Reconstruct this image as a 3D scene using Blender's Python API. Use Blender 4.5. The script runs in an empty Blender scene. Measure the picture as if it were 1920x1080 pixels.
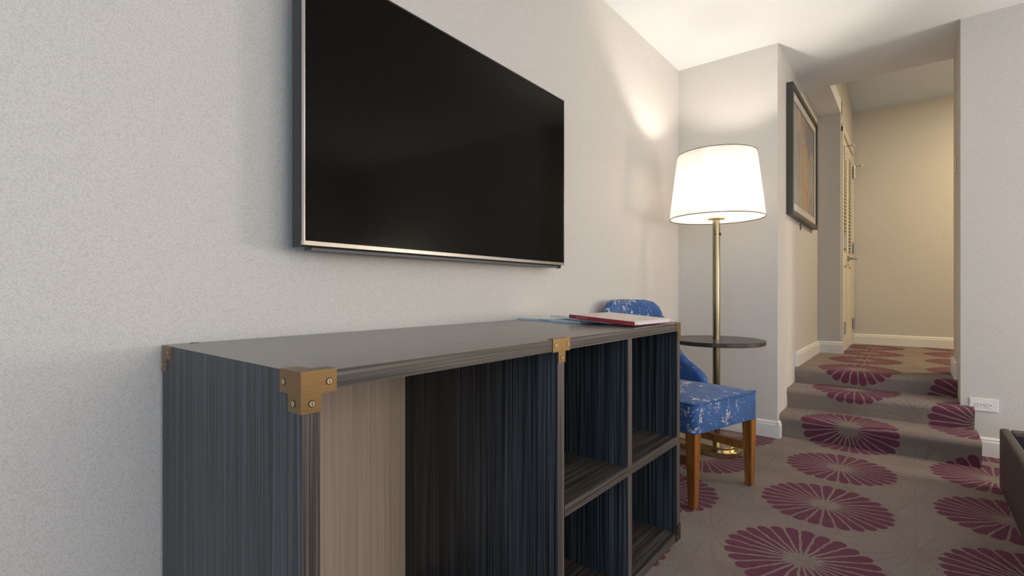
import bpy, bmesh, math, random
from mathutils import Vector, Matrix
random.seed(7)
S = bpy.context.scene
COL = S.collection

# ------------------------------------------------------------------ camera, world, lights, exposure
cam_d = bpy.data.cameras.new('camera')
cam = bpy.data.objects.new('camera', cam_d); COL.objects.link(cam)
cam_d.sensor_width = 36.0
cam_d.lens = 926.0 / 1920.0 * 36.0
cam_d.shift_y = 6.8 / 1920.0
cam_d.clip_start = 0.02
cam.location = (1.25, 0.0, 0.893)
cam.rotation_euler = (math.radians(90), 0, math.radians(39.04))
S.camera = cam

S.view_settings.view_transform = 'Standard'
S.view_settings.look = 'None'
S.view_settings.gamma = 1.0
S.view_settings.use_curve_mapping = False
S.view_settings.exposure = 0.0

S.cycles.max_bounces = 8; S.cycles.diffuse_bounces = 5; S.cycles.glossy_bounces = 4
S.cycles.caustics_reflective = False; S.cycles.caustics_refractive = False

w = bpy.data.worlds.new('daylight'); S.world = w; w.use_nodes = True
w.node_tree.nodes['Background'].inputs[0].default_value = (0.62, 0.78, 1.0, 1)
w.node_tree.nodes['Background'].inputs[1].default_value = 1.0


def light(name, kind, loc, power, color, size=0.1, size_y=None, rot=None):
    d = bpy.data.lights.new(name, kind); d.energy = power; d.color = color
    if kind == 'AREA':
        d.size = size
        if size_y: d.shape = 'RECTANGLE'; d.size_y = size_y
    else:
        d.shadow_soft_size = size
    o = bpy.data.objects.new(name, d); COL.objects.link(o); o.location = loc
    if rot: o.rotation_euler = rot
    return o


# daylight entering by the window in the wall behind the camera
light('window_daylight', 'AREA', (2.0, -2.33, 1.45), 31, (0.48, 0.74, 1.0), 2.3, 1.5, (math.radians(90), 0, 0))
# softer daylight through the sheer-curtained window in the wall beyond the bed
light('side_window_daylight', 'AREA', (4.36, 0.35, 1.40), 67, (1.0, 0.915, 0.83), 1.7, 3.2, (0, math.radians(90), 0))
# added warm light at the right, without a lamp, for the television's side shadow
light('added_warm_light', 'POINT', (3.3, 3.38, 0.98), 80, (1.0, 0.87, 0.73), 0.30)
# ceiling lamp of the entrance hall, round the corner to the right
light('hall_lamp_light', 'AREA', (2.35, 5.05, 2.72), 42, (1.0, 0.80, 0.52), 0.25)

# ------------------------------------------------------------------ materials
def nm(name):
    m = bpy.data.materials.new(name); m.use_nodes = True
    nt = m.node_tree; b = nt.nodes['Principled BSDF']
    return m, nt, b

def N(nt, t, **kw):
    n = nt.nodes.new(t)
    for k, v in kw.items(): setattr(n, k, v)
    return n

def plug(nt, sock, v):
    if isinstance(v, bpy.types.NodeSocket): nt.links.new(v, sock)
    elif v is not None: sock.default_value = v

def M_(nt, op, a, b=None, c=None):
    n = N(nt, 'ShaderNodeMath', operation=op)
    plug(nt, n.inputs[0], a)
    if b is not None: plug(nt, n.inputs[1], b)
    if c is not None: plug(nt, n.inputs[2], c)
    return n.outputs[0]

def MIX(nt, f, a, b):
    n = N(nt, 'ShaderNodeMix', data_type='RGBA')
    plug(nt, n.inputs[0], f); plug(nt, n.inputs[6], a); plug(nt, n.inputs[7], b)
    return n.outputs[2]

def RAMP(nt, f, stops):
    n = N(nt, 'ShaderNodeValToRGB'); plug(nt, n.inputs[0], f)
    e = n.color_ramp.elements
    while len(e) < len(stops): e.new(0.5)
    for i, (p, c) in enumerate(stops):
        e[i].position = p; e[i].color = c if len(c) == 4 else (*c, 1)
    return n.outputs[0]

def COORD(nt, scale=(1, 1, 1), out='Object', rot=(0, 0, 0)):
    tc = N(nt, 'ShaderNodeTexCoord'); mp = N(nt, 'ShaderNodeMapping')
    nt.links.new(tc.outputs[out], mp.inputs[0])
    mp.inputs['Scale'].default_value = scale; mp.inputs['Rotation'].default_value = rot
    return mp.outputs[0]

def NOISE(nt, vec, scale=1.0, detail=2.0, rough=0.5):
    n = N(nt, 'ShaderNodeTexNoise'); plug(nt, n.inputs['Vector'], vec)
    n.inputs['Scale'].default_value = scale; n.inputs['Detail'].default_value = detail
    n.inputs['Roughness'].default_value = rough
    return n.outputs['Fac']

def BUMP(nt, b, h, strength=0.2, dist=0.001):
    n = N(nt, 'ShaderNodeBump'); n.inputs['Strength'].default_value = strength
    n.inputs['Distance'].default_value = dist
    plug(nt, n.inputs['Height'], h); nt.links.new(n.outputs[0], b.inputs['Normal'])

def simple(name, col, rough=0.5, metal=0.0, grain=0.06, gscale=60, spec=None, coat=0.0):
    """A plain procedural material: a base colour with a little mottling."""
    m, nt, b = nm(name)
    f = NOISE(nt, COORD(nt), gscale, 3)
    lo = tuple(c * (1 - grain) for c in col); hi = tuple(min(1, c * (1 + grain)) for c in col)
    nt.links.new(RAMP(nt, f, [(0.3, lo), (0.7, hi)]), b.inputs['Base Color'])
    b.inputs['Roughness'].default_value = rough; b.inputs['Metallic'].default_value = metal
    if spec is not None: b.inputs['Specular IOR Level'].default_value = spec
    b.inputs['Coat Weight'].default_value = coat
    return m

# wallpaper with a fine honeycomb weave
def wallpaper():
    m, nt, b = nm('wallpaper')
    v = N(nt, 'ShaderNodeTexVoronoi'); nt.links.new(COORD(nt), v.inputs['Vector'])
    v.inputs['Scale'].default_value = 310
    mixf = v.outputs['Distance']
    c = RAMP(nt, mixf, [(0.10, (0.650, 0.625, 0.588)), (0.80, (0.530, 0.505, 0.470))])
    nt.links.new(c, b.inputs['Base Color'])
    b.inputs['Roughness'].default_value = 0.62
    BUMP(nt, b, mixf, 0.35, 0.0008)
    return m

def carpet():
    m, nt, b = nm('medallion_carpet')
    uvn = N(nt, 'ShaderNodeUVMap'); uvn.uv_map = 'UVMap'
    sep = N(nt, 'ShaderNodeSeparateXYZ'); nt.links.new(uvn.outputs[0], sep.inputs[0])
    # a slight waviness of the woven lines
    nz = N(nt, 'ShaderNodeTexNoise'); nt.links.new(uvn.outputs[0], nz.inputs['Vector']); nz.inputs['Scale'].default_value = 28
    nz.inputs['Detail'].default_value = 2
    sc = N(nt, 'ShaderNodeSeparateColor'); nt.links.new(nz.outputs['Color'], sc.inputs[0])
    U = M_(nt, 'ADD', sep.outputs[0], M_(nt, 'MULTIPLY', M_(nt, 'SUBTRACT', sc.outputs[0], 0.5), 0.012))
    V = M_(nt, 'ADD', sep.outputs[1], M_(nt, 'MULTIPLY', M_(nt, 'SUBTRACT', sc.outputs[1], 0.5), 0.012))

    def cell(u0, v0, pu, pv):
        du = M_(nt, 'MULTIPLY', M_(nt, 'SUBTRACT', M_(nt, 'FLOORED_MODULO', M_(nt, 'ADD', M_(nt, 'DIVIDE', M_(nt, 'SUBTRACT', U, u0), pu), 0.5), 1.0), 0.5), pu)
        dv = M_(nt, 'MULTIPLY', M_(nt, 'SUBTRACT', M_(nt, 'FLOORED_MODULO', M_(nt, 'ADD', M_(nt, 'DIVIDE', M_(nt, 'SUBTRACT', V, v0), pv), 0.5), 1.0), 0.5), pv)
        r = M_(nt, 'SQRT', M_(nt, 'ADD', M_(nt, 'MULTIPLY', du, du), M_(nt, 'MULTIPLY', dv, dv)))
        return du, dv, r

    def petals(cA, cB, n, rmax, rmin, gap):
        sel = M_(nt, 'LESS_THAN', cA[2], cB[2])
        def pick(a, bb): return M_(nt, 'ADD', M_(nt, 'MULTIPLY', sel, a), M_(nt, 'MULTIPLY', M_(nt, 'SUBTRACT', 1.0, sel), bb))
        du, dv, r = pick(cA[0], cB[0]), pick(cA[1], cB[1]), pick(cA[2], cB[2])
        a = M_(nt, 'MULTIPLY', M_(nt, 'ADD', M_(nt, 'ARCTAN2', dv, du), math.pi), n / (2 * math.pi))
        fl = M_(nt, 'FLOOR', a)
        wn = N(nt, 'ShaderNodeTexWhiteNoise', noise_dimensions='1D'); nt.links.new(fl, wn.inputs['W'])
        t = M_(nt, 'MULTIPLY', M_(nt, 'ABSOLUTE', M_(nt, 'SUBTRACT', M_(nt, 'SUBTRACT', a, fl), 0.5)), 2.0)
        edge = M_(nt, 'MULTIPLY', M_(nt, 'MULTIPLY', M_(nt, 'SUBTRACT', 1.0, t), r), math.pi / n)
        m1 = M_(nt, 'GREATER_THAN', edge, gap)
        t4 = M_(nt, 'MULTIPLY', M_(nt, 'MULTIPLY', t, t), t)
        ro = M_(nt, 'SUBTRACT', rmax, M_(nt, 'ADD', M_(nt, 'MULTIPLY', t4, 0.030), M_(nt, 'MULTIPLY', wn.outputs[0], 0.008)))
        m2 = M_(nt, 'LESS_THAN', r, ro)
        m3 = M_(nt, 'GREATER_THAN', r, M_(nt, 'ADD', rmin, M_(nt, 'MULTIPLY', wn.outputs[0], 0.03)))
        return M_(nt, 'MULTIPLY', M_(nt, 'MULTIPLY', m1, m2), m3)
    plum = petals(cell(0.963, 2.437, 1.18, 0.553), cell(0.373, 2.713, 1.18, 0.553), 27, 0.240, 0.034, 0.0040)
    ghost = petals(cell(0.668, 1.90, 1.18, 0.553), cell(1.258, 2.175, 1.18, 0.553), 20, 0.225, 0.03, 0.0045)
    # fine loop weave
    wv = N(nt, 'ShaderNodeTexVoronoi'); nt.links.new(uvn.outputs[0], wv.inputs['Vector']); wv.inputs['Scale'].default_value = 330
    st = M_(nt, 'SINE', M_(nt, 'MULTIPLY', M_(nt, 'ADD', U, M_(nt, 'MULTIPLY', V, 0.35)), 1150))
    st2 = M_(nt, 'SINE', M_(nt, 'MULTIPLY', V, 800))
    dots = M_(nt, 'GREATER_THAN', M_(nt, 'MULTIPLY', st, st2), 0.12)
    big = NOISE(nt, uvn.outputs[0], 5, 3)
    base = RAMP(nt, big, [(0.3, (0.245, 0.194, 0.164)), (0.7, (0.300, 0.244, 0.208))])
    base = MIX(nt, M_(nt, 'MULTIPLY', wv.outputs['Distance'], 0.55), base, (0.085, 0.064, 0.052, 1))
    gcol = MIX(nt, dots, (0.345, 0.290, 0.248, 1), (0.075, 0.060, 0.054, 1))
    base = MIX(nt, M_(nt, 'MULTIPLY', ghost, 0.65), base, gcol)
    pcol = MIX(nt, M_(nt, 'MULTIPLY', dots, 0.40), (0.138, 0.038, 0.068, 1), (0.070, 0.019, 0.036, 1))
    col = MIX(nt, plum, base, pcol)
    nt.links.new(col, b.inputs['Base Color'])
    b.inputs['Roughness'].default_value = 0.95; b.inputs['Specular IOR Level'].default_value = 0.12
    b.inputs['Sheen Weight'].default_value = 0.06; b.inputs['Sheen Roughness'].default_value = 0.6
    b.inputs['Sheen Tint'].default_value = (0.8, 0.72, 0.66, 1)
    BUMP(nt, b, M_(nt, 'ADD', wv.outputs['Distance'], M_(nt, 'MULTIPLY', NOISE(nt, uvn.outputs[0], 160, 3), 0.7)), 0.6, 0.002)
    return m

def laminate(name, axis, dark, mid, hi, rough=0.34, freq=560):
    m, nt, b = nm(name)
    s = [freq, freq, freq]; s['xyz'.index(axis)] = 2.2
    s2 = [freq * .22] * 3; s2['xyz'.index(axis)] = 0.8
    f = M_(nt, 'ADD', M_(nt, 'MULTIPLY', NOISE(nt, COORD(nt, s), 1, 2, .5), 0.7), M_(nt, 'MULTIPLY', NOISE(nt, COORD(nt, s2), 1, 2), 0.3))
    c = RAMP(nt, f, [(0.39, dark), (0.50, mid), (0.62, hi)])
    nt.links.new(c, b.inputs['Base Color'])
    nt.links.new(M_(nt, 'ADD', M_(nt, 'MULTIPLY', f, 0.15), rough), b.inputs['Roughness'])
    BUMP(nt, b, f, 0.15, 0.0006)
    return m

def brushed(name, col, rough=0.3, axis='z', metal=1.0):
    m, nt, b = nm(name)
    s = [500] * 3; s['xyz'.index(axis)] = 8
    f = NOISE(nt, COORD(nt, s), 1, 2)
    nt.links.new(RAMP(nt, f, [(0.3, tuple(c * .88 for c in col)), (0.7, col)]), b.inputs['Base Color'])
    b.inputs['Metallic'].default_value = metal
    nt.links.new(M_(nt, 'ADD', M_(nt, 'MULTIPLY', f, 0.12), rough - .06), b.inputs['Roughness'])
    return m

def chair_fabric():
    m, nt, b = nm('distressed_blue_fabric')
    co = COORD(nt)
    clus = NOISE(nt, COORD(nt, (1, 1, .7)), 11, 3, .6)
    v = N(nt, 'ShaderNodeTexVoronoi'); nt.links.new(COORD(nt, (1, 1, .75)), v.inputs['Vector']); v.inputs['Scale'].default_value = 120
    nz = NOISE(nt, co, 75, 4, .7)
    fleck = M_(nt, 'GREATER_THAN', M_(nt, 'ADD', M_(nt, 'MULTIPLY', clus, 0.75), M_(nt, 'MULTIPLY', nz, 0.55)), 0.745)
    fine = M_(nt, 'MULTIPLY', M_(nt, 'LESS_THAN', v.outputs['Distance'], 0.24), M_(nt, 'GREATER_THAN', NOISE(nt, co, 26, 2), 0.56))
    fl = M_(nt, 'MAXIMUM', fleck, fine)
    base = RAMP(nt, NOISE(nt, co, 14, 4), [(0.3, (0.014, 0.062, 0.200)), (0.7, (0.026, 0.095, 0.275))])
    fcol = RAMP(nt, NOISE(nt, co, 60, 2), [(0.35, (0.20, 0.22, 0.26)), (0.6, (0.62, 0.60, 0.56))])
    nt.links.new(MIX(nt, fl, base, fcol), b.inputs['Base Color'])
    b.inputs['Roughness'].default_value = 0.8
    b.inputs['Sheen Weight'].default_value = 0.10
    BUMP(nt, b, NOISE(nt, co, 500, 2), 0.25, 0.0008)
    return m

def artwork():
    m, nt, b = nm('abstract_print')
    tc = N(nt, 'ShaderNodeTexCoord'); sp = N(nt, 'ShaderNodeSeparateXYZ'); nt.links.new(tc.outputs['Object'], sp.inputs[0])
    y, z = sp.outputs[1], sp.outputs[2]                  # local: y 0..1.01 along the wall, z 0..0.79
    wob = M_(nt, 'MULTIPLY', M_(nt, 'SUBTRACT', NOISE(nt, COORD(nt, (1, 4, 3)), 1.6, 4, .6), 0.5), 0.55)
    yy = M_(nt, 'ADD', y, wob)
    col = RAMP(nt, NOISE(nt, COORD(nt, (1, 2, 3)), 2.0, 3), [(0.3, (0.21, 0.20, 0.205)), (0.7, (0.31, 0.30, 0.295))])
    band = M_(nt, 'MULTIPLY', M_(nt, 'GREATER_THAN', yy, 0.33), M_(nt, 'LESS_THAN', yy, 0.70))
    band = M_(nt, 'MULTIPLY', band, M_(nt, 'LESS_THAN', M_(nt, 'ADD', z, wob), 0.62))
    oc = RAMP(nt, NOISE(nt, COORD(nt, (1, 6, 4)), 2.2, 3), [(0.35, (0.42, 0.27, 0.12)), (0.47, (0.34, 0.17, 0.09)), (0.56, (0.38, 0.32, 0.22)), (0.66, (0.27, 0.28, 0.25))])
    col = MIX(nt, band, col, oc)
    blue = M_(nt, 'MULTIPLY', M_(nt, 'GREATER_THAN', yy, 0.52), M_(nt, 'GREATER_THAN', M_(nt, 'ADD', z, M_(nt, 'MULTIPLY', wob, .6)), 0.50))
    col = MIX(nt, M_(nt, 'MULTIPLY', blue, 0.8), col, (0.13, 0.145, 0.20, 1))
    strip = M_(nt, 'MULTIPLY', M_(nt, 'GREATER_THAN', y, 0.22), M_(nt, 'LESS_THAN', y, 0.34))
    strip = M_(nt, 'MULTIPLY', strip, M_(nt, 'GREATER_THAN', z, 0.55))
    col = MIX(nt, M_(nt, 'MULTIPLY', strip, .7), col, (0.47, 0.34, 0.22, 1))
    nt.links.new(col, b.inputs['Base Color']); b.inputs['Roughness'].default_value = 0.35
    return m

def shade_mat():
    m, nt, b = nm('lamp_shade_linen')
    nt.nodes.remove(b)
    out = nt.nodes['Material Output']
    f = NOISE(nt, COORD(nt, (400, 400, 60)), 1, 2)
    c = RAMP(nt, f, [(0.3, (0.90, 0.88, 0.85)), (0.7, (0.95, 0.93, 0.90))])
    d = N(nt, 'ShaderNodeBsdfDiffuse'); t = N(nt, 'ShaderNodeBsdfTranslucent'); mx = N(nt, 'ShaderNodeMixShader')
    nt.links.new(c, d.inputs[0]); nt.links.new(c, t.inputs[0]); mx.inputs[0].default_value = 0.72
    nt.links.new(d.outputs[0], mx.inputs[1]); nt.links.new(t.outputs[0], mx.inputs[2])
    nt.links.new(mx.outputs[0], out.inputs[0])
    return m

def bookcover():
    m, nt, b = nm('pale_printed_cover')
    f = NOISE(nt, COORD(nt, (1, 1, 1)), 16, 2)
    c = RAMP(nt, f, [(0.40, (0.74, 0.71, 0.70)), (0.50, (0.74, 0.56, 0.46)), (0.58, (0.76, 0.68, 0.60)), (0.7, (0.72, 0.50, 0.42))])
    nt.links.new(c, b.inputs['Base Color']); b.inputs['Roughness'].default_value = 0.35
    return m

MW = wallpaper(); MC = carpet()
M_ceil = simple('ceiling_paint', (0.79, 0.81, 0.83), 0.9, gscale=300, grain=.015)
M_base = simple('white_trim_paint', (0.74, 0.73, 0.70), 0.35, grain=.02)
M_door = simple('cream_door_paint', (0.66, 0.62, 0.52), 0.4, grain=.03)
LZ = laminate('dark_laminate_upright_grain', 'z', (0.003, 0.0045, 0.006), (0.021, 0.027, 0.033), (0.082, 0.094, 0.104))  # blue tint stands in for cool window light on the uprights
LY = laminate('dark_laminate_long_grain', 'y', (0.012, 0.010, 0.009), (0.048, 0.041, 0.035), (0.13, 0.112, 0.096), .36)
LTOP = laminate('dark_laminate_top', 'y', (0.115, 0.103, 0.091), (0.138, 0.124, 0.110), (0.165, 0.149, 0.132), .18)
LTAN = laminate('tan_laminate', 'z', (0.37, 0.285, 0.215), (0.44, 0.345, 0.265), (0.50, 0.40, 0.315), .45)
BRASS = brushed('antique_brass', (0.27, 0.175, 0.082), 0.36, 'y')
BRASS2 = brushed('brushed_brass', (0.58, 0.46, 0.25), 0.24, 'z')
POLE = brushed('aged_brass_pole', (0.27, 0.22, 0.13), 0.24, 'z')
SCREW = simple('bright_brass_screw', (0.72, 0.56, 0.34), 0.25, 1.0)
CHROME = simple('chrome_bezel', (0.72, 0.70, 0.66), 0.18, 1.0)
STEEL = simple('brushed_steel', (0.50, 0.49, 0.46), 0.32, 1.0)
BLACK = simple('black_plastic', (0.020, 0.020, 0.023), 0.4)
DARKGAP = simple('black_slot', (0.012, 0.012, 0.012), 0.7)
SCREEN = simple('black_screen_glass', (0.0035, 0.0033, 0.003), 0.12, spec=0.10, grain=.02)
TRAY = simple('dark_walnut_tray', (0.040, 0.026, 0.020), 0.30, grain=.2, gscale=30)
WOOD = laminate('honey_stained_wood', 'z', (0.170, 0.058, 0.010), (0.235, 0.085, 0.014), (0.300, 0.115, 0.022), .35, 90)
FAB = chair_fabric()
PIPE = simple('blue_piping', (0.022, 0.085, 0.25), 0.8)
FRAME = simple('dark_bronze_frame', (0.045, 0.042, 0.034), 0.40, grain=.1)
MAT_BOARD = simple('off_white_mat', (0.50, 0.48, 0.44), 0.8, grain=.02)
ART = artwork(); SHADE = shade_mat(); COVER = bookcover()
RED = simple('red_spine', (0.30, 0.022, 0.030), 0.4)
PAPER = simple('paper_edge', (0.68, 0.68, 0.70), 0.8)
BLUEP = simple('pale_blue_cover', (0.55, 0.68, 0.80), 0.35, grain=.03)
CREAMP = simple('cream_cover', (0.74, 0.72, 0.66), 0.35, grain=.08, gscale=20)
LEATH = simple('brown_leatherette', (0.058, 0.038, 0.033), 0.50, grain=.12, gscale=180)
LEATH_IN = simple('dark_lining', (0.018, 0.013, 0.014), 0.8)
GREYFAB = simple('grey_bed_cover', (0.20, 0.20, 0.21), 0.9)
WHITEP = simple('white_plastic', (0.76, 0.75, 0.73), 0.35, grain=.01)

m, nt, b = nm('lit_bulb'); b.inputs['Emission Color'].default_value = (1, .90, .77, 1); b.inputs['Emission Strength'].default_value = 570
BULB = m

# ------------------------------------------------------------------ geometry helpers
def mesh(name, bm, mat, parent=None, smooth=False):
    me = bpy.data.meshes.new(name); bm.normal_update(); bm.to_mesh(me); bm.free()
    return link(name, me, mat, parent, smooth)

def link(name, me, mat=None, parent=None, smooth=False):
    if mat is not None and len(me.materials) == 0:
        for mm in (mat if isinstance(mat, (list, tuple)) else [mat]): me.materials.append(mm)
    if smooth:
        for p in me.polygons: p.use_smooth = True
    o = bpy.data.objects.new(name, me); COL.objects.link(o)
    if parent: o.parent = parent
    return o

def empty(name, loc=(0, 0, 0), rz=0.0, label=None, cat=None, group=None, parent=None):
    o = bpy.data.objects.new(name, None); COL.objects.link(o); o.location = loc; o.rotation_euler = (0, 0, rz)
    o.empty_display_size = 0.05
    if parent: o.parent = parent
    if label: tag(o, label, cat, group)
    return o

def tag(o, label, cat, group=None):
    o['label'] = label; o['category'] = cat
    if group: o['group'] = group
    return o

def struct(o, label=None):
    o['kind'] = 'structure'
    if label: o['label'] = label
    return o

def bbox(bm, lo, hi, bev=0.0, seg=2):
    r = bmesh.ops.create_cube(bm, size=1.0)
    vs = r['verts']
    for v in vs:
        v.co = Vector([lo[i] + (v.co[i] + .5) * (hi[i] - lo[i]) for i in range(3)])
    if bev > 0:
        es = list({e for v in vs for e in v.link_edges})
        bmesh.ops.bevel(bm, geom=es, offset=bev, segments=seg, affect='EDGES', profile=0.5)

def box(name, lo, hi, mat, parent=None, bev=0.0, seg=2):
    bm = bmesh.new(); bbox(bm, lo, hi, bev, seg)
    return mesh(name, bm, mat, parent)

def revolve(bm, prof, n=32, center=(0, 0), close=True):
    """prof: (r, z) from bottom to top, revolved about z."""
    rings = []
    for r, z in prof:
        if r < 1e-6: rings.append([bm.verts.new((center[0], center[1], z))])
        else: rings.append([bm.verts.new((center[0] + r * math.cos(2 * math.pi * k / n), center[1] + r * math.sin(2 * math.pi * k / n), z)) for k in range(n)])
    for a, c in zip(rings, rings[1:]):
        for k in range(n):
            k2 = (k + 1) % n
            if len(a) == 1 and len(c) == 1: continue
            if len(a) == 1: bm.faces.new((a[0], c[k2], c[k]))
            elif len(c) == 1: bm.faces.new((a[k], a[k2], c[0]))
            else: bm.faces.new((a[k], a[k2], c[k2], c[k]))

def tube(bm, pts, r, n=8, caps=True, closed=False):
    pts = [Vector(p) for p in pts]; L = len(pts); rings = []
    prev = None
    for i, p in enumerate(pts):
        if closed: d = pts[(i + 1) % L] - pts[i - 1]
        else: d = pts[min(i + 1, L - 1)] - pts[max(i - 1, 0)]
        d.normalize()
        if prev is None:
            up = Vector((0, 0, 1)) if abs(d.z) < .9 else Vector((1, 0, 0))
            a = d.cross(up).normalized()
        else:
            a = (prev - d * prev.dot(d)).normalized()
        prev = a; bb = d.cross(a)
        rr = r[i] if isinstance(r, (list, tuple)) else r
        rings.append([bm.verts.new(p + (a * math.cos(2 * math.pi * k / n) + bb * math.sin(2 * math.pi * k / n)) * rr) for k in range(n)])
    seq = list(zip(rings, rings[1:])) + ([(rings[-1], rings[0])] if closed else [])
    for a, c in seq:
        for k in range(n): bm.faces.new((a[k], a[(k + 1) % n], c[(k + 1) % n], c[k]))
    if caps and not closed:
        bm.faces.new(rings[0][::-1]); bm.faces.new(rings[-1])

def prism(bm, poly, axis, a0, a1):
    """Extrude a polygon given in the two other axes (order x,y,z without `axis`) from a0 to a1."""
    def P(p, a):
        q = list(p); q.insert('xyz'.index(axis), a); return q
    lo = [bm.verts.new(P(p, a0)) for p in poly]; hi = [bm.verts.new(P(p, a1)) for p in poly]
    n = len(poly)
    fs = [bm.faces.new(lo), bm.faces.new(hi[::-1])]
    for k in range(n): fs.append(bm.faces.new((lo[k], hi[k], hi[(k + 1) % n], lo[(k + 1) % n])))
    bmesh.ops.recalc_face_normals(bm, faces=bm.faces[:])

def cyl(bm, c, r, axis, a0, a1, n=16):
    poly = [(c[0] + r * math.cos(2 * math.pi * k / n), c[1] + r * math.sin(2 * math.pi * k / n)) for k in range(n)]
    prism(bm, poly, axis, a0, a1)

def strip(name, prof, x0, x1, mat, path0, ends=(), parent=None):
    """Carpet laid over a profile of (y, z) points; u = x, v = length along the profile, so the pattern wraps as woven."""
    bm = bmesh.new(); uv = bm.loops.layers.uv.new('UVMap')
    path = [path0]
    for a, c in zip(prof, prof[1:]): path.append(path[-1] + math.hypot(c[0] - a[0], c[1] - a[1]))
    A = [bm.verts.new((x0, y, z)) for y, z in prof]; B = [bm.verts.new((x1, y, z)) for y, z in prof]
    for i in range(len(prof) - 1):
        f = bm.faces.new((A[i], B[i], B[i + 1], A[i + 1])); f.smooth = True
        for l, q in zip(f.loops, ((x0, path[i]), (x1, path[i]), (x1, path[i + 1]), (x0, path[i + 1]))): l[uv].uv = q
    for xe, VV, flip in ((x0, A, True), (x1, B, False)):
        vs = [bm.verts.new(v.co) for v in VV] + [bm.verts.new((xe, prof[-1][0], prof[0][1]))]
        f = bm.faces.new(vs[::-1] if flip else vs)
        for l in f.loops: l[uv].uv = (xe + (0.3 + l.vert.co.z) * (1 if not flip else -1), l.vert.co.y)
    return mesh(name, bm, mat, parent)

# ------------------------------------------------------------------ the setting
ZC = 2.412; YB = 3.363; XP = 0.61; YR = 5.003; XD = 0.777; YH = 6.09; XR = 1.458; YF = 3.71; YE = 4.31
X1 = 4.4; Y0 = -2.4; ZL = 0.366; XH = 3.4

# carpeted floor of the room
bm = bmesh.new(); uv = bm.loops.layers.uv.new('UVMap')
f = bm.faces.new([bm.verts.new(p) for p in ((0, Y0, 0), (X1, Y0, 0), (X1, YF, 0), (0, YF, 0))])
for l in f.loops: l[uv].uv = (l.vert.co.x, l.vert.co.y)
r = bmesh.ops.extrude_face_region(bm, geom=[f])
for v in [g for g in r['geom'] if isinstance(g, bmesh.types.BMVert)]: v.co.z -= 0.05
bmesh.ops.recalc_face_normals(bm, faces=bm.faces[:])
struct(mesh('floor', bm, MC), 'taupe carpet with plum flower medallions')

# ceiling of the room, running on over the steps
bm = bmesh.new()
bbox(bm, (0, Y0, ZC), (X1, YE, ZC + .12)); bbox(bm, (XP - .05, YE, ZC), (XD, YR + .05, ZC + .12))
struct(mesh('ceiling', bm, M_ceil), 'plain white ceiling')
# sloping ceiling of the hall, higher up
bm = bmesh.new()
prism(bm, [(YE - .1, 3.08), (YH + .1, 2.685), (YH + .1, 2.78), (YE - .1, 3.18)], 'x', XD - .1, XH + .1)
struct(mesh('ceiling_hall', bm, simple('hall_ceiling_daylight_tint', (0.60, 0.68, 0.79), 0.9, gscale=300, grain=.015)), 'raised sloping ceiling of the entrance hall')  # bluish daylight on the hall ceiling is put into its colour

def wall(name, lo, hi, label=None): return struct(box(name, lo, hi, MW), label)
wall('wall_left', (-.12, Y0, -.05), (0, YB + .12, ZC), 'pale grey textured wallpaper behind the television')
wall('wall_back', (0, YB, -.05), (XP - .0001, YB + .12, ZC), 'short pale wall behind the floor lamp')
wall('wall_alcove', (XP - .12, YB + .1201, -.05), (XP, YR + .12, ZC), 'side wall with the framed print')
wall('wall_return', (XP + .0001, YR, 0.2), (XD, YR + .10, ZC), 'narrow wall strip beside the louvred doors')
bm = bmesh.new()
bbox(bm, (XD - .12, YR + .1001, 0.2), (XD, 5.10, 3.2)); bbox(bm, (XD - .12, 6.02, 0.2), (XD, YH + .1, 3.2))
bbox(bm, (XD - .12, 5.10, 2.26), (XD, 6.02, 3.2)); bbox(bm, (XD - .12, YE - .1, ZC + .1201), (XD - .0005, YR + .1, 3.2))
struct(mesh('wall_hall_left', bm, MW), 'cream hall wall above the louvred doors')
wall('wall_hall_back', (XD, YH, 0.2), (XH, YH + .12, 2.9), 'cream end wall of the entrance hall')
wall('wall_hall_right', (XH, YE, 0.2), (XH + .12, YH + .12, 3.2))
wall('wall_right', (XR, YF, -.05), (X1, YE - .002, ZC), 'pale wall to the right of the steps')
wall('wall_hall_upper', (XD, YE - .1, ZC + .1201), (XH + .1, YE - .002, 3.2))
bm = bmesh.new()   # wall beyond the bed, with its window opening
bbox(bm, (X1, Y0, -.05), (X1 + .12, -1.3, ZC)); bbox(bm, (X1, 2.0, -.05), (X1 + .12, YF, ZC))
bbox(bm, (X1, -1.3, -.05), (X1 + .12, 2.0, 0.5)); bbox(bm, (X1, -1.3, 2.3), (X1 + .12, 2.0, ZC))
struct(mesh('wall_far_side', bm, MW))
bm = bmesh.new()
for lo, hi in (((-1.3, .5), (-1.24, 2.3)), ((1.94, .5), (2.0, 2.3)), ((-1.24, .5), (1.94, .56)), ((-1.24, 2.24), (1.94, 2.3)), ((.33, .56), (.37, 2.24))):
    bbox(bm, (X1 + .04, lo[0], lo[1]), (X1 + .09, hi[0], hi[1]))
struct(mesh('window_2', bm, M_base))
bm = bmesh.new()   # wall behind the camera, with its window opening
bbox(bm, (0, Y0 - .12, -.05), (0.8, Y0, ZC)); bbox(bm, (3.2, Y0 - .12, -.05), (X1, Y0, ZC))
bbox(bm, (0.8, Y0 - .12, -.05), (3.2, Y0, 0.65)); bbox(bm, (0.8, Y0 - .12, 2.25), (3.2, Y0, ZC))
struct(mesh('wall_rear', bm, MW))
bm = bmesh.new()
for lo, hi in (((.8, .65), (.86, 2.25)), ((3.14, .65), (3.2, 2.25)), ((.86, .65), (3.14, .71)), ((.86, 2.19), (3.14, 2.25)), ((1.98, .71), (2.02, 2.19))):
    bbox(bm, (lo[0], Y0 - .1, lo[1]), (hi[0], Y0 - .05, hi[1]))
struct(mesh('window_1', bm, M_base))

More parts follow.
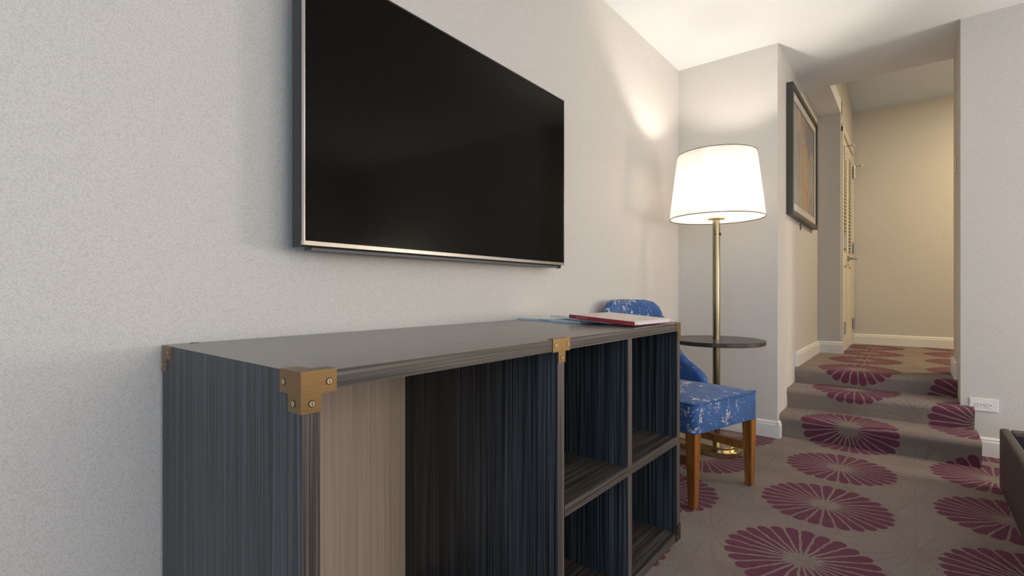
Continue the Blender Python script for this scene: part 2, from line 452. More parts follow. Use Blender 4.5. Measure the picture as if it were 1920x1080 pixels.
# baseboards: a profile with a moulded top
BP = [(0, 0), (.016, 0), (.016, .078), (.012, .084), (.0125, .092), (.007, .099), (0, .102)]
def baseboard(name, runs):
    bm = bmesh.new()
    for kind, pos, sgn, a0, a1, z0 in runs:
        # kind 'y': runs along y on a wall at x=pos, standing out in direction sgn
        if kind == 'y': prism(bm, [(pos + sgn * d, z0 + h) for d, h in BP], 'y', a0, a1)
        else: prism(bm, [(pos + sgn * d, z0 + h) for d, h in BP], 'x', a0, a1)
    return struct(mesh(name, bm, M_base))
baseboard('baseboard_left', [('y', 0, 1, Y0, YB, 0)])
baseboard('baseboard_back', [('x', YB, -1, 0.016, XP - .0002, 0), ('y', XP, 1, YB - .016, 3.405, 0)])
baseboard('baseboard_alcove', [('y', XP, 1, 3.955, YR - .016, ZL), ('x', YR, -1, XP, XD + .016, ZL)])
baseboard('baseboard_hall_back', [('x', YH, -1, XD, XH, ZL)])
baseboard('baseboard_right', [('x', YF, -1, 1.50, X1, 0)])
baseboard('baseboard_hall_right', [('y', XR, -1, 3.965, YE + .016, ZL), ('x', YE, 1, XR - .016, XH, ZL)])

# ------------------------------------------------------------------ carpeted steps up to the hall
def nosed(y0, z0, z1, y1, r=0.028, lean=0.022):
    """riser from (y0+lean, z0) up to a rounded nose at y0, then the tread back to y1."""
    p = [(y0 + lean, z0), (y0 + lean * .9, z0 + (z1 - z0) * .45)]
    for k in range(7):
        a = math.pi * (1.06 - 0.56 * k / 6)
        p.append((y0 + r + r * math.cos(a), z1 - r + r * math.sin(a)))
    p.append((y1, z1)); return p
st = empty('carpeted_steps', (0, 0, 0), 0, 'three low steps covered in plum medallion carpet up to the hall', 'stairs')
strip('step', nosed(3.412, 0.0, .138, 3.69), XP + .002, 1.522, MC, 3.434, parent=st)
strip('step', nosed(3.648, .10, .262, YF - .001), XP + .002, 1.512, MC, 3.755, parent=st)
strip('step_tread', [(YF - .001, .20), (YF - .001, .262), (3.9535, .262)], XP + .002, XR - .001, MC, 3.755 + .162 + .035 - .062, parent=st)
strip('landing', nosed(3.930, .20, ZL, YE), XP + .002, XR - .001, MC, 4.338, parent=st)
bm = bmesh.new(); uv = bm.loops.layers.uv.new('UVMap')
f = bm.faces.new([bm.verts.new((x, y, ZL)) for x, y in ((XP, YE + .0002), (XH, YE + .0002), (XH, YH), (XD, YH), (XD, YR), (XP, YR))])
for l in f.loops: l[uv].uv = (l.vert.co.x, l.vert.co.y - YE + 4.338 + .166 + .36)
r = bmesh.ops.extrude_face_region(bm, geom=[f])
for v in [g_ for g_ in r['geom'] if isinstance(g_, bmesh.types.BMVert)]: v.co.z -= 0.05
bmesh.ops.recalc_face_normals(bm, faces=bm.faces[:])
struct(mesh('floor_hall', bm, MC), 'medallion carpet of the raised hall')

# ------------------------------------------------------------------ louvred double doors in the hall
dr = empty('door_1', (XD, 0, ZL)); struct(dr, 'cream louvred double doors with metal hinges')
bm = bmesh.new()
for a0, a1 in ((5.045, 5.115), (6.005, 6.07)): bbox(bm, (-.05, a0, 0), (.014, a1, 1.94), .003)
bbox(bm, (-.05, 5.045, 1.895), (.0145, 6.07, 1.965), .003)
mesh('casing', bm, M_door, dr)
slat_me = None
for i, (a0, a1) in enumerate(((5.122, 5.556), (5.562, 5.998))):
    bm = bmesh.new(); T0, T1 = -.030, .004; H = 1.885
    bbox(bm, (T0, a0, .012), (T1, a0 + .075, H), .002); bbox(bm, (T0, a1 - .075, .012), (T1, a1, H), .002)
    bbox(bm, (T0, a0 + .075, .012), (T1, a1 - .075, .16)); bbox(bm, (T0, a0 + .075, .76), (T1, a1 - .075, .88))
    bbox(bm, (T0, a0 + .075, H - .09), (T1, a1 - .075, H)); bbox(bm, (T0 + .008, a0 + .075, .16), (T1 - .010, a1 - .075, .76))
    bbox(bm, (T0 - .012, a0 + .05, .5), (T0 - .008, a1 - .05, H - .05))
    leaf = mesh('door_leaf', bm, M_door, dr)
    n = 28
    if slat_me is None:
        sb = bmesh.new(); Ls = a1 - a0 - .15
        bbox(sb, (-.020, 0, -.0035), (.020, Ls, .0035), .001, 1)
        for v in sb.verts:
            x, z = v.co.x, v.co.z; an = math.radians(42)
            v.co.x = x * math.cos(an) + z * math.sin(an); v.co.z = -x * math.sin(an) + z * math.cos(an)
        slat_me = bpy.data.meshes.new('slat'); sb.to_mesh(slat_me); sb.free(); slat_me.materials.append(M_door)
    for k in range(n):
        s = link('slat', slat_me, None, leaf); s.location = (-.012, a0 + .075, .90 + (H - .11 - .90) * k / (n - 1))
    yh = 5.118 if i == 0 else 6.0
    for zc, stop in ((1.715, True), (.965, False), (.21, False)):
        hb = bmesh.new(); bbox(hb, (.0145, yh - .020, zc - .052), (.018, yh + .020, zc + .052)); cyl(hb, (.021, yh), .0065, 'z', zc - .055, zc + .055, 10)
        hg = mesh('hinge', hb, STEEL, leaf); hg['label'] = 'steel butt hinge'
        if stop:
            kb = bmesh.new(); tube(kb, [(.021, yh, zc + .062), (.045, yh + .006, zc + .066), (.078, yh + .016, zc + .068)], .005, 8)
            cyl(kb, (.021, yh), .009, 'z', zc + .054, zc + .07, 10); cyl(kb, (.080, yh + .017), .006, 'z', zc + .058, zc + .078, 10)
            mesh('hinge_pin_stop', kb, STEEL, leaf)
    # lever and rose
    yl = 5.515 if i == 0 else 5.605
    lb = bmesh.new(); cyl(lb, (yl, .835), .026, 'x', .004, .014, 20); cyl(lb, (yl, .835), .010, 'x', .014, .062, 12)
    d = -1 if i == 0 else 1
    tube(lb, [(.058, yl, .835), (.062, yl + .03 * d, .836), (.062, yl + .105 * d, .832)], [.010, .009, .007], 10)
    mesh('lever_handle', lb, STEEL, leaf)['label'] = 'steel lever handle on a round rose'

# ------------------------------------------------------------------ television
YT0, YT1, ZT0, ZT1 = 0.607, 1.790, 1.006, 1.713
tvw = YT1 - YT0; tvh = ZT1 - ZT0
tv = empty('television', (0.112, YT0, ZT0), math.radians(1.15), 'large black flat television on the wall above the desk', 'television')
# local: y along the width, z up, front face at x = 0
box('screen', (-.006, .0045, .011), (-.0015, tvw - .0045, tvh - .0045), SCREEN, tv)
bm = bmesh.new()
prism(bm, [(-.012, .0), (.0, .0), (-.0005, .0105), (-.012, .0115)], 'y', 0, tvw)
mesh('bezel_bottom', bm, CHROME, tv)['label'] = 'chrome lower bezel strip'
box('bezel_top', (-.012, 0, tvh - .0045), (0, tvw, tvh), simple('dark_bezel', (.10, .10, .095), .3, 1.0), tv)
box('bezel_side', (-.010, 0.0005, .0105), (.0005, .0040, tvh - .0045), CHROME, tv)
box('bezel_side', (-.010, tvw - .0040, .0105), (.0005, tvw - .0005, tvh - .0045), CHROME, tv)
box('back_casing', (-.058, .001, -.004), (-.0125, tvw - .001, tvh - .001), BLACK, tv, .004)
box('lower_vent', (-.050, .03, -.0105), (-.016, tvw - .02, -.0041), simple('vent_grey', (.10, .105, .11), .5), tv)
box('sensor_foot', (-.03, tvw - .022, -.0130), (-.01, tvw - .012, -.0041), BLACK, tv)
bm = bmesh.new(); bbox(bm, (-.0950, tvw * .35, tvh * .3), (-.0585, tvw * .65, tvh * .7)); mesh('wall_mount', bm, BLACK, tv)

# ------------------------------------------------------------------ desk with open compartments
DX0, DX1, DY0, DY1, DZ = 0.018, 0.595, 0.346, 1.773, 0.780
T = 0.028
dk = empty('desk', (0, 0, 0), 0, 'dark streaked wood desk with open shelves and brass corner brackets', 'desk')
bm = bmesh.new(); prism(bm, [(DY0 + .0006, DZ), (DY1 - .0006, DZ), (DY1 - T, DZ - T), (DY0 + T, DZ - T)], 'x', DX0, DX1); mesh('desk_top', bm, LTOP, dk)
# edging strip of the top: streakier grain
box('front_edge', (DX1 - .001, DY0 + .0006, DZ - T + .0006), (DX1 + .0008, DY1 - .0006, DZ - .0008), LY, dk)
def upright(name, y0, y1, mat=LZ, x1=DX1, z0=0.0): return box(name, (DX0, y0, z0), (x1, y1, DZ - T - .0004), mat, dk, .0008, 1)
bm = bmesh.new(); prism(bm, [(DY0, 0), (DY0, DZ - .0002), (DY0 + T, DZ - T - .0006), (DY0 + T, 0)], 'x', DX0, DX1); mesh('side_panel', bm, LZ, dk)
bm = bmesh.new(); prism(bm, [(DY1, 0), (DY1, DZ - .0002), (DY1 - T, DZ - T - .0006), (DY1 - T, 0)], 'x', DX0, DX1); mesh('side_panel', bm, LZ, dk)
EDGE = laminate('brown_edge_band_upright', 'z', (0.020, 0.017, 0.015), (0.068, 0.058, 0.050), (0.14, 0.122, 0.105), .4)
for a in (DY0 + .0004,): box('edge_band', (DX1 - .001, a, .0005), (DX1 + .0006, a + T - .0008, DZ - T - .001), EDGE, dk)
for nme, y0 in (('divider', 0.980), ('divider', 1.352), ('end_panel', DY1 - T)):
    z0 = .0 if nme != 'divider' or y0 < 1.2 else T + .0004
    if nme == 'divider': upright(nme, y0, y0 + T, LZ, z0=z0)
    box('edge_band', (DX1 - .001, y0 + .0004, z0 + .0005), (DX1 + .0006, y0 + T - .0008, DZ - T - .001), EDGE, dk)
for y0, y1 in ((1.0084, 1.3516), (1.3804, DY1 - T - .0004)):
    box('shelf', (DX0 + .014, y0, .346), (DX1 - .002, y1, .373), LY, dk, .0008, 1)
box('shelf_edge', (DX1 - .0019, 1.0086, .3463), (DX1 + .0014, DY1 - T - .0006, .3727), LY, dk)
box('bottom_board', (DX0, 1.0084, .0), (DX1, DY1 - T - .0004, T), LY, dk, .0008, 1)
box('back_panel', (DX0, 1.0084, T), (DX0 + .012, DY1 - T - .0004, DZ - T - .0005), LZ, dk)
o = box('modesty_panel', (DX0, DY0 + T + .0004, .0), (DX0 + .012, .9796, DZ - T - .0005), LTAN, dk); o['label'] = 'tan wood back panel'

def screw(parent, p, axis, r=.0042):
    """a slotted screw standing slightly proud in a dark countersink"""
    bm = bmesh.new(); s = {'x': (0, 1), 'y': (1, -1), 'z': (2, 1)}[axis]
    i, sg = s
    c = [p[j] for j in range(3) if j != i]
    cyl(bm, c, r * 1.28, axis, p[i] - sg * .0005, p[i] + sg * .0003, 16)
    for f in bm.faces: f.material_index = 1
    nf = len(bm.faces)
    cyl(bm, c, r, axis, p[i], p[i] + sg * .0011, 16)
    bm.faces.ensure_lookup_table()
    for f in bm.faces[nf:]: f.material_index = 0
    q = len(bm.faces)
    lo = [p[j] - r * .8 for j in range(3)]; hi = [p[j] + r * .8 for j in range(3)]
    lo[i], hi[i] = sorted((p[i] + sg * .0009, p[i] + sg * .00125))
    k = 2 if i != 2 else 1
    kk = [j for j in range(3) if j not in (i, k)][0]
    lo[kk], hi[kk] = p[kk] - r * .12, p[kk] + r * .12
    bbox(bm, lo, hi)
    bm.faces.ensure_lookup_table()
    for f in bm.faces[q:]: f.material_index = 1
    o = mesh('screw', bm, [SCREW, DARKGAP], parent); o['label'] = 'slotted brass screw'
    return o

g = .0016
# near front top corner: plates on front, side and top
bm = bmesh.new()
prism(bm, [(DY0 - g, DZ + g), (.399, DZ + g), (.399, DZ - .032), (.375, DZ - .032), (.375, DZ - .057), (DY0 - g, DZ - .057)], 'x', DX1 + .0005, DX1 + .0005 + g)
prism(bm, [(DX1 + .0005, DZ + g), (.536, DZ + g), (.536, DZ - .032), (.561, DZ - .032), (.561, DZ - .057), (DX1 + .0005, DZ - .057)], 'y', DY0 - g, DY0)
prism(bm, [(DX1 + .0005, DY0), (.536, DY0), (.536, DY0 + .026), (.570, DY0 + .026), (.570, .399), (DX1 + .0005, .399)], 'z', DZ, DZ + g)
br = mesh('corner_bracket', bm, BRASS, dk); br['label'] = 'antique brass corner bracket with slotted screws'
xs = DX1 + .0005 + g
screw(br, (xs, .387, DZ - .016), 'x'); screw(br, (xs, .3605, DZ - .044), 'x')
screw(br, (.549, DY0 - g, DZ - .016), 'y'); screw(br, (.577, DY0 - g, DZ - .044), 'y')
# near back top corner, seen on the side panel
bm = bmesh.new()
prism(bm, [(DX0, DZ - .0004), (.071, DZ - .0004), (.071, DZ - .027), (.046, DZ - .027), (.046, DZ - .054), (DX0, DZ - .054)], 'y', DY0 - g, DY0)
br = mesh('corner_bracket', bm, BRASS, dk)
screw(br, (.060, DY0 - g, DZ - .013), 'y', .0036); screw(br, (.031, DY0 - g, DZ - .040), 'y', .0036)
box('cable_notch', (.0172, .396, DZ - .012), (.0235, .412, DZ + .0006), DARKGAP, dk)
# T plate over the first divider
bm = bmesh.new()
prism(bm, [(.957, DZ + g), (1.031, DZ + g), (1.031, DZ - T - .002), (1.0095, DZ - T - .002), (1.0095, DZ - .057), (.980, DZ - .057), (.980, DZ - T - .002), (.957, DZ - T - .002)], 'x', DX1 + .0009, DX1 + .0009 + g)
prism(bm, [(DX1 - .012, .957), (DX1 + .0009, .957), (DX1 + .0009, 1.031), (DX1 - .012, 1.031)], 'z', DZ, DZ + g)
br = mesh('tee_bracket', bm, BRASS, dk); br['label'] = 'antique brass T-shaped plate over the divider'
for y, z in ((.968, DZ - .014), (1.020, DZ - .014), (.9945, DZ - .045)): screw(br, (DX1 + .0009 + g, y, z), 'x', .0038)
# far front corners, top and bottom
DBR = brushed('dark_bronze_plate', (0.16, 0.115, 0.065), 0.38, 'y')
for top in (True, False):
    bm = bmesh.new(); z0 = DZ if top else 0.0; sg = -1 if top else 1
    y1 = DY1
    prism(bm, [(y1 + g, z0 - sg * g if top else z0), (y1 - .040, z0 - sg * g if top else z0), (y1 - .040, z0 + sg * .030), (y1 - T, z0 + sg * .030), (y1 - T, z0 + sg * .057), (y1 + g, z0 + sg * .057)], 'x', DX1 + .0009, DX1 + .0009 + g)
    prism(bm, [(DX1 + .0009, z0 - sg * g if top else z0), (.536, z0 - sg * g if top else z0), (.536, z0 + sg * .03), (.561, z0 + sg * .03), (.561, z0 + sg * .057), (DX1 + .0009, z0 + sg * .057)], 'y', y1, y1 + g)
    br = mesh('corner_bracket', bm, BRASS if top else DBR, dk)
    for y, z in ((y1 - .030, z0 + sg * .015), (y1 - .013, z0 + sg * .046)): screw(br, (DX1 + .0009 + g, y, z), 'x', .0036)

# ------------------------------------------------------------------ papers and binder on the desk
def sheetbook(name, FR, FL, depth, thick, zr, zl, label, cat, cover, spine, pages):
    """a flat book whose spine runs FL..FR (2-D), resting at height zl / zr at its ends."""
    FRv, FLv = Vector((*FR, zr)), Vector((*FL, zl)); u = (FRv - FLv); L = u.length; u.normalize()
    v = Vector((-u.y, u.x, 0)).normalized(); n = u.cross(v)
    o = empty(name, FLv); o.rotation_euler = Matrix((u, v, n)).transposed().to_euler(); tag(o, label, cat)
    c = min(.0016, thick * .2)
    box('pages', (.004, .001, c), (L - .004, depth - .004, thick - c), pages, o)
    bm = bmesh.new(); bbox(bm, (0, 0, 0), (L, depth, c)); mesh('back_cover', bm, spine, o)
    bm = bmesh.new(); bbox(bm, (0, 0, thick - c), (L, depth, thick)); mesh('front_cover', bm, cover, o)
    box('spine', (0, -.0012, 0), (L, .0008, thick), spine, o)
    return o, L
mg1, L1 = sheetbook('magazine', (.335, 1.515), (.014, 1.575), .19, .0068, .7803, .7803, 'pale blue magazine lying nearest the wall on the desk', 'magazine', CREAMP, BLUEP, PAPER)
mg2, L2 = sheetbook('magazine', (.450, 1.512), (.168, 1.572), .19, .0068, .7825, .7955, 'pale blue magazine lying half under the red-spined binder', 'magazine', CREAMP, BLUEP, PAPER)
bk, L3 = sheetbook('binder', (.566, 1.460), (.312, 1.476), .265, .013, .7840, .8000, 'thin binder with a red spine and pale printed cover on the desk', 'binder', COVER, RED, PAPER)
def print_line(parent, x0, x1, z0, z1, mat, y=-.0017, n=9):
    """a row of tiny printed letters on a spine: separate blocks of differing width"""
    bm = bmesh.new(); x = x0; rnd = random.Random(int(x0 * 1e4))
    while x < x1:
        wd = (x1 - x0) / n * rnd.uniform(.45, .8)
        bbox(bm, (x, y, z0), (min(x + wd, x1), y + .0006, z1 - rnd.choice((0, .0006, .001)))); x += wd + (x1 - x0) / n * .3
    o = mesh('spine_lettering', bm, mat, parent); return o
print_line(bk, .030, .075, .0048, .0082, simple('pink_print', (.62, .30, .33), .5))
print_line(bk, .225, .268, .0042, .0072, simple('pink_print_dark', (.50, .16, .18), .5))
print_line(mg1, .11, .165, .0026, .0052, simple('navy_print', (.03, .05, .12), .5))

# ------------------------------------------------------------------ floor lamp with tray
LX, LY_ = 0.396, 2.870
lp = empty('floor_lamp', (LX, LY_, 0), 0, 'brass floor lamp with a glowing white shade and round dark tray', 'floor lamp')
def stadium(cx, cy, L, R, ang, n=20):
    pts = []
    for k in range(n + 1):
        a = -math.pi / 2 + math.pi * k / n; pts.append((R * math.cos(a), R * math.sin(a)))
    for k in range(n + 1):
        a = math.pi / 2 + math.pi * k / n; pts.append((-L + R * math.cos(a), R * math.sin(a)))
    c, s = math.cos(ang), math.sin(ang)
    return [(cx + x * c - y * s, cy + x * s + y * c) for x, y in pts]
ang = math.radians(-16)
for nme, R, z0, z1 in (('base', .116, .0, .030), ('base_step', .094, .0302, .052)):
    bm = bmesh.new(); prism(bm, stadium(.018, -.004, .20, R, ang), 'z', z0, z1)
    es = [e for e in bm.edges if abs(e.verts[0].co.z - z1) < 1e-6 and abs(e.verts[1].co.z - z1) < 1e-6]
    bmesh.ops.bevel(bm, geom=es, offset=.003, segments=2, affect='EDGES')
    o = mesh(nme, bm, BRASS2, lp); o['label'] = 'polished brass foot'
bm = bmesh.new()
prof = [(.0195, .0525), (.0195, 1.292)]
revolve(bm, prof, 24); mesh('pole', bm, POLE, lp, True)
bm = bmesh.new(); revolve(bm, [(0, .604), (.246, .604), (.250, .607), (.250, .624), (.248, .627), (0, .627)], 64); mesh('tray', bm, TRAY, lp)['label'] = 'round dark wood tray'
bm = bmesh.new(); revolve(bm, [(0, 1.298), (.046, 1.298), (.046, 1.304), (.046, 1.309), (.012, 1.310), (.012, 1.36), (0, 1.36)], 28); mesh('socket_disc', bm, BRASS2, lp)
bm = bmesh.new(); revolve(bm, [(.2490, 1.303), (.2065, 1.656)], 72)
sh = mesh('shade', bm, SHADE, lp, True)
md = sh.modifiers.new('thickness', 'SOLIDIFY'); md.thickness = .0012; md.offset = 0
bm = bmesh.new(); revolve(bm, [(.0465, 1.306), (.2475, 1.306), (.2475, 1.3075), (.0465, 1.3075)], 56)
mesh('diffuser', bm, SHADE, lp)['label'] = 'white diffuser closing the bottom of the shade'
TRIM = simple('shade_trim', (.05, .045, .04), .6)
for R, z in ((.2495, 1.3025), (.2070, 1.6565)):
    bm = bmesh.new(); tube(bm, [(R * math.cos(a), R * math.sin(a), z) for a in [2 * math.pi * k / 72 for k in range(72)]], .0019, 6, closed=True)
    mesh('shade_trim', bm, TRIM, lp)
bm = bmesh.new()
for k in range(3):
    a = 2 * math.pi * k / 3 + .4; tube(bm, [(.012 * math.cos(a), .012 * math.sin(a), 1.60), (.211 * math.cos(a), .211 * math.sin(a), 1.615)], .0015, 6)
cyl(bm, (0, 0), .013, 'z', 1.594, 1.606, 12); mesh('shade_spider', bm, BRASS2, lp)
bm = bmesh.new(); revolve(bm, [(0, 1.362), (.014, 1.364), (.016, 1.385), (.030, 1.42), (.033, 1.445), (.024, 1.470), (0, 1.480)], 20); bl = mesh('bulb', bm, BULB, lp, True)
bm = bmesh.new(); cyl(bm, (.004, 1.213), .004, 'y', -.026, -.018, 10); bbox(bm, (.019, -.006, 1.205), (.026, .002, 1.222), .001, 1); mesh('switch', bm, BLACK, lp)

# ------------------------------------------------------------------ blue upholstered chair
ch = empty('dining_chair', (.404, 2.305, 0), math.radians(-15.8), 'blue flecked upholstered chair with wooden legs behind the desk end', 'chair')
def seat_outline(ex=0.0, n=8):
    """rounded trapezoid: front at +x"""
    C = [(.240 + ex, -.240 - ex, .035), (.240 + ex, .240 + ex, .035), (-.235 - ex, .215 + ex, .05), (-.235 - ex, -.215 - ex, .05)]
    pts = []
    for i, (x, y, r) in enumerate(C):
        p = Vector((x, y)); a = Vector(C[i - 1][:2]); c = Vector(C[(i + 1) % 4][:2])
        da = (a - p).normalized(); dc = (c - p).normalized()
        s, e = p + da * r, p + dc * r
        for k in range(n + 1):
            t = k / n; pts.append(s * (1 - t) ** 2 + p * 2 * t * (1 - t) + e * t * t)
    # add points along the long sides
    out = []
    for i, p in enumerate(pts):
        q = pts[(i + 1) % len(pts)]; out.append(p); d = (q - p).length; m_ = int(d // .05)
        for k in range(1, m_): out.append(p.lerp(q, k / m_))
    return out
bm = bmesh.new(); O = seat_outline(); n = len(O)
levels = [(.315, .985), (.320, 1.0), (.37, 1.004), (.428, 1.0), (.437, .985)] + [(.437 + .016 * (1 - s ** 2.2), s) for s in (.93, .8, .6, .4, .2)]
rings = [[bm.verts.new((p.x * s, p.y * s, z)) for p in O] for z, s in levels]
for a, c in zip(rings, rings[1:]):
    for k in range(n): bm.faces.new((a[k], a[(k + 1) % n], c[(k + 1) % n], c[k]))
bm.faces.new(rings[0][::-1]); bm.faces.new(rings[-1])
se = mesh('seat', bm, FAB, ch, True)
bm = bmesh.new(); tube(bm, [(p.x * 1.002, p.y * 1.002, .434) for p in O], .0035, 6, closed=True)
tube(bm, [(p.x * .998, p.y * .998, .317) for p in O], .0030, 6, closed=True); mesh('piping', bm, PIPE, se, True)

# wrap-around back: plan path from near wing to far wing
def backpath(t):
    """t in 0..1 -> plan point (x, y) of the middle of the shell and outward normal."""
    P = [(-.020, -.236), (-.12, -.236), (-.200, -.234), (-.256, -.186), (-.264, -.08), (-.266, 0), (-.264, .08), (-.256, .186), (-.200, .234), (-.12, .236), (-.020, .236)]
    s = t * (len(P) - 1); i = min(int(s), len(P) - 2); f = s - i
    def g_(k): return Vector(P[max(0, min(len(P) - 1, k))])
    a, b_, c, d = g_(i - 1), g_(i), g_(i + 1), g_(i + 2)
    q = .5 * ((2 * b_) + (-a + c) * f + (2 * a - 5 * b_ + 4 * c - d) * f * f + (-a + 3 * b_ - 3 * c + d) * f ** 3)
    return q
def topz(t):
    e = min(t, 1 - t) * 2           # 0 at wing tip, 1 at centre
    pts = [(0, .452), (.05, .482), (.1, .507), (.2, .538), (.3, .572), (.4, .625), (.5, .742), (.56, .808), (.62, .838), (.72, .850), (1.0, .853)]
    for (a, za), (c, zc) in zip(pts, pts[1:]):
        if e <= c: f = (e - a) / (c - a); return za + (zc - za) * f
    return .853
NT, NZ = 64, 14
bm = bmesh.new(); outer, inner = [], []
for i in range(NT + 1):
    t = i / NT; p = backpath(t); q = backpath(min(1, t + .004)) - backpath(max(0, t - .004)); q.normalize()
    nrm = Vector((q.y, -q.x))
    if nrm.dot(p - Vector((.0, 0))) < 0: nrm = -nrm
    zt = topz(t); zb = .33
    ro, ri = [], []
    for j in range(NZ + 1):
        s = j / NZ; z = zb + (zt - zb) * s
        lean = -.085 * max(0, z - .44) / .41 * (0.1 + .9 * math.sin(math.pi * t) ** 4)
        th = .026
        d_top = zt - z
        if d_top < th: th = math.sqrt(max(0.0, th * th - (th - d_top) ** 2)) + .0008
        edge = min(t, 1 - t) * 2
        if edge < .05: th *= math.sqrt(max(.02, 1 - (1 - edge / .05) ** 2))
        po = p + nrm * th; pi = p - nrm * th
        ro.append(bm.verts.new((po.x + lean, po.y, z))); ri.append(bm.verts.new((pi.x + lean, pi.y, z)))
    outer.append(ro); inner.append(ri)
for i in range(NT):
    for j in range(NZ):
        bm.faces.new((outer[i][j], outer[i][j + 1], outer[i + 1][j + 1], outer[i + 1][j]))
        bm.faces.new((inner[i][j], inner[i + 1][j], inner[i + 1][j + 1], inner[i][j + 1]))
    bm.faces.new((outer[i][NZ], inner[i][NZ], inner[i + 1][NZ], outer[i + 1][NZ]))
    bm.faces.new((outer[i][0], outer[i + 1][0], inner[i + 1][0], inner[i][0]))
for e in (0, NT):
    for j in range(NZ): bm.faces.new((outer[e][j], inner[e][j], inner[e][j + 1], outer[e][j + 1]))
bmesh.ops.recalc_face_normals(bm, faces=bm.faces[:])
back = mesh('backrest', bm, FAB, ch, True)
# stitched channels down the inside of the back
bm = bmesh.new()
for t in (.36, .43, .5, .57, .64):
    pts = []
    for j in range(10):
        s = j / 9; zt = topz(t) - .012; z = .45 + (zt - .45) * s
        p = backpath(t + (t - .5) * .25 * s); q = backpath(min(1, t + .01)) - backpath(t - .01); q.normalize(); nrm = Vector((q.y, -q.x))
        if nrm.dot(p) < 0: nrm = -nrm
        lean = -.085 * (z - .44) / .41 * (0.1 + .9 * math.sin(math.pi * t) ** 4)
        pi = p - nrm * .0262; pts.append((pi.x + lean, pi.y, z))
    tube(bm, pts, .0022, 6)
mesh('channel_seams', bm, PIPE, back, True)
def leg(name, top, bot, wt, wb):
    bm = bmesh.new()
    A = [bm.verts.new((bot[0] + sx * wb / 2, bot[1] + sy * wb / 2, 0)) for sx, sy in ((-1, -1), (1, -1), (1, 1), (-1, 1))]
    B = [bm.verts.new((top[0] + sx * wt / 2, top[1] + sy * wt / 2, top[2])) for sx, sy in ((-1, -1), (1, -1), (1, 1), (-1, 1))]
    bm.faces.new(A[::-1]); bm.faces.new(B)
    for k in range(4): bm.faces.new((A[k], A[(k + 1) % 4], B[(k + 1) % 4], B[k]))
    bmesh.ops.bevel(bm, geom=[e for e in bm.edges], offset=.0025, segments=2, affect='EDGES')
    return mesh(name, bm, WOOD, ch)
leg('leg', (.212, -.212, .316), (.208, -.207, 0), .046, .030); leg('leg', (.212, .212, .316), (.208, .225, 0), .046, .030)
leg('leg', (-.205, -.180, .332), (-.255, -.178, 0), .040, .028); leg('leg', (-.205, .180, .332), (-.255, .178, 0), .040, .028)
for s in (-1, 1):
    bm = bmesh.new(); prism(bm, [(.200, .168), (.200, .204), (-.222, .204), (-.222, .168)], 'y', s * .199 - .010, s * .199 + .010)
    mesh('stretcher', bm, WOOD, ch)

# ------------------------------------------------------------------ framed print on the alcove wall
FY0, FY1, FZ0, FZ1 = 3.627, 4.712, 1.398, 2.256
pc = empty('framed_print', (XP, FY0, FZ0), 0, 'abstract grey and orange print in a dark frame above the steps', 'picture')
FW, FH, FD = FY1 - FY0, FZ1 - FZ0, .040
for lo, hi in (((0, 0), (.030, FH)), ((FW - .030, 0), (FW, FH)), ((.0302, 0), (FW - .0302, .030)), ((.0302, FH - .030), (FW - .0302, FH))):
    box('frame_rail', (.0005, lo[0], lo[1]), (FD, hi[0], hi[1]), FRAME, pc, .002, 1)
bm = bmesh.new()
mo, mi = (.0304, FW - .0304, .0304, FH - .0304), (.085, FW - .085, .085, FH - .085)
bbox(bm, (.022, mo[0], mo[2]), (.027, mi[0], mo[3])); bbox(bm, (.022, mi[1], mo[2]), (.027, mo[1], mo[3]))
bbox(bm, (.022, mi[0], mo[2]), (.027, mi[1], mi[2])); bbox(bm, (.022, mi[0], mi[3]), (.027, mi[1], mo[3]))
mesh('mat_board', bm, MAT_BOARD, pc)
pr = box('print', (.018, 0, 0), (.0215, FW - .17 + .02, FH - .17 + .02), ART, pc); pr.location = (0, .075, .075)
box('security_tab', (.0005, .50, -.052), (.008, .525, -.010), simple('brass_tab', (.22, .18, .12), .4, .8), pc, .001, 1)

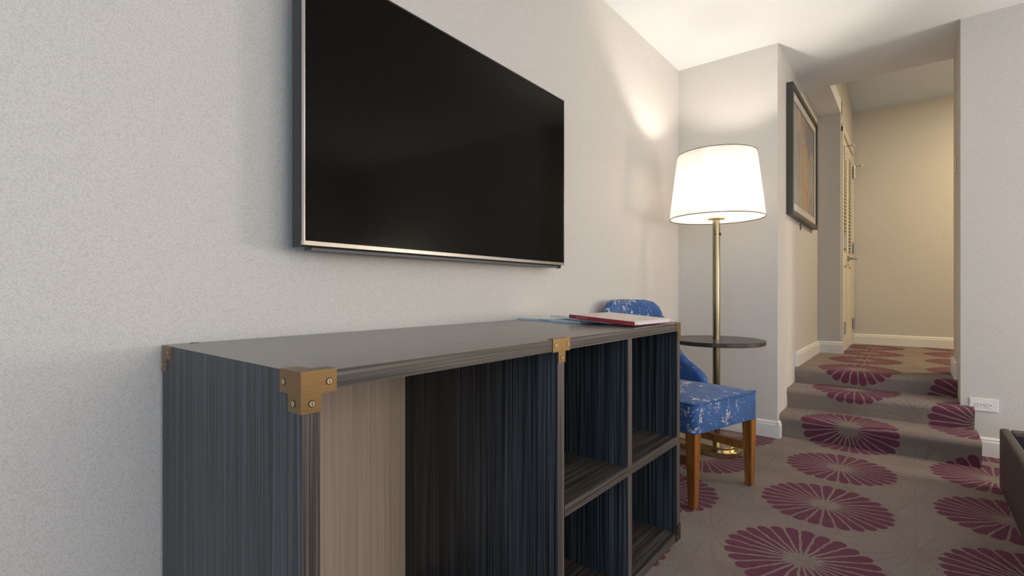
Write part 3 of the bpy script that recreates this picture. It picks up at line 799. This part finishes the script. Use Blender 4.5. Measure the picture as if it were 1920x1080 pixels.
# ------------------------------------------------------------------ outlet, switch
ou = empty('wall_outlet', (1.551, YF, .2765), 0, 'white double socket plate on the wall right of the steps', 'outlet')
box('cover_plate', (-.057, -.0065, -.0345), (.057, 0, .0345), WHITEP, ou, .002, 2)
for x in (-.0195, .0195):
    bm = bmesh.new(); poly = [(x + .0165 * max(-.86, min(.86, math.cos(a))), .0140 * math.sin(a)) for a in [2 * math.pi * k / 24 for k in range(24)]]
    prism(bm, poly, 'y', -.0085, -.0064); rc = mesh('receptacle', bm, WHITEP, ou)
    bm = bmesh.new(); bbox(bm, (x - .0085, -.0089, .0050), (x - .0005, -.0084, .0068)); bbox(bm, (x - .0075, -.0089, -.0062), (x - .0010, -.0084, -.0044))
    cyl(bm, (x + .0085, .0005), .0026, 'y', -.0089, -.0084, 10); mesh('slots', bm, DARKGAP, rc)
bm = bmesh.new(); cyl(bm, (0, 0), .0025, 'y', -.0074, -.0064, 10); mesh('screw', bm, STEEL, ou)
sw = empty('light_switch', (XR, 4.06, 1.675), 0, 'ivory switch plate on the narrow wall edge of the hall opening', 'switch')
box('cover_plate', (-.006, -.0375, -.058), (0, .0375, .058), M_door, sw, .002, 2); box('toggle', (-.012, -.005, -.011), (-.0061, .005, .011), M_door, sw, .001, 1)

# ------------------------------------------------------------------ leatherette bed base
bd = empty('bed_base', (1.557, 3.142, 0), 0, 'low brown leatherette bed frame at the lower right', 'bed')
BW, BL, BH = 1.55, 2.05, .275
box('side_rail', (0, -BL, .0), (.034, 0, BH), LEATH, bd, .011, 3)
box('side_rail', (BW - .034, -BL, .0), (BW, 0, BH), LEATH, bd, .011, 3)
box('foot_rail', (.0342, -.080, .0), (BW - .0342, 0, BH - .001), LEATH, bd, .011, 3)
box('head_rail', (.0342, -BL, .0), (BW - .0342, -BL + .06, BH), LEATH, bd, .011, 3)
box('lining', (.0344, -.0845, .02), (BW - .0344, -.0802, BH - .014), LEATH_IN, bd)
box('mattress', (.075, -BL + .09, .06), (BW - .075, -.22, BH - .035), GREYFAB, bd, .03, 4)
box('platform', (.0344, -BL + .0604, .03), (BW - .0344, -.0847, .058), LEATH_IN, bd)
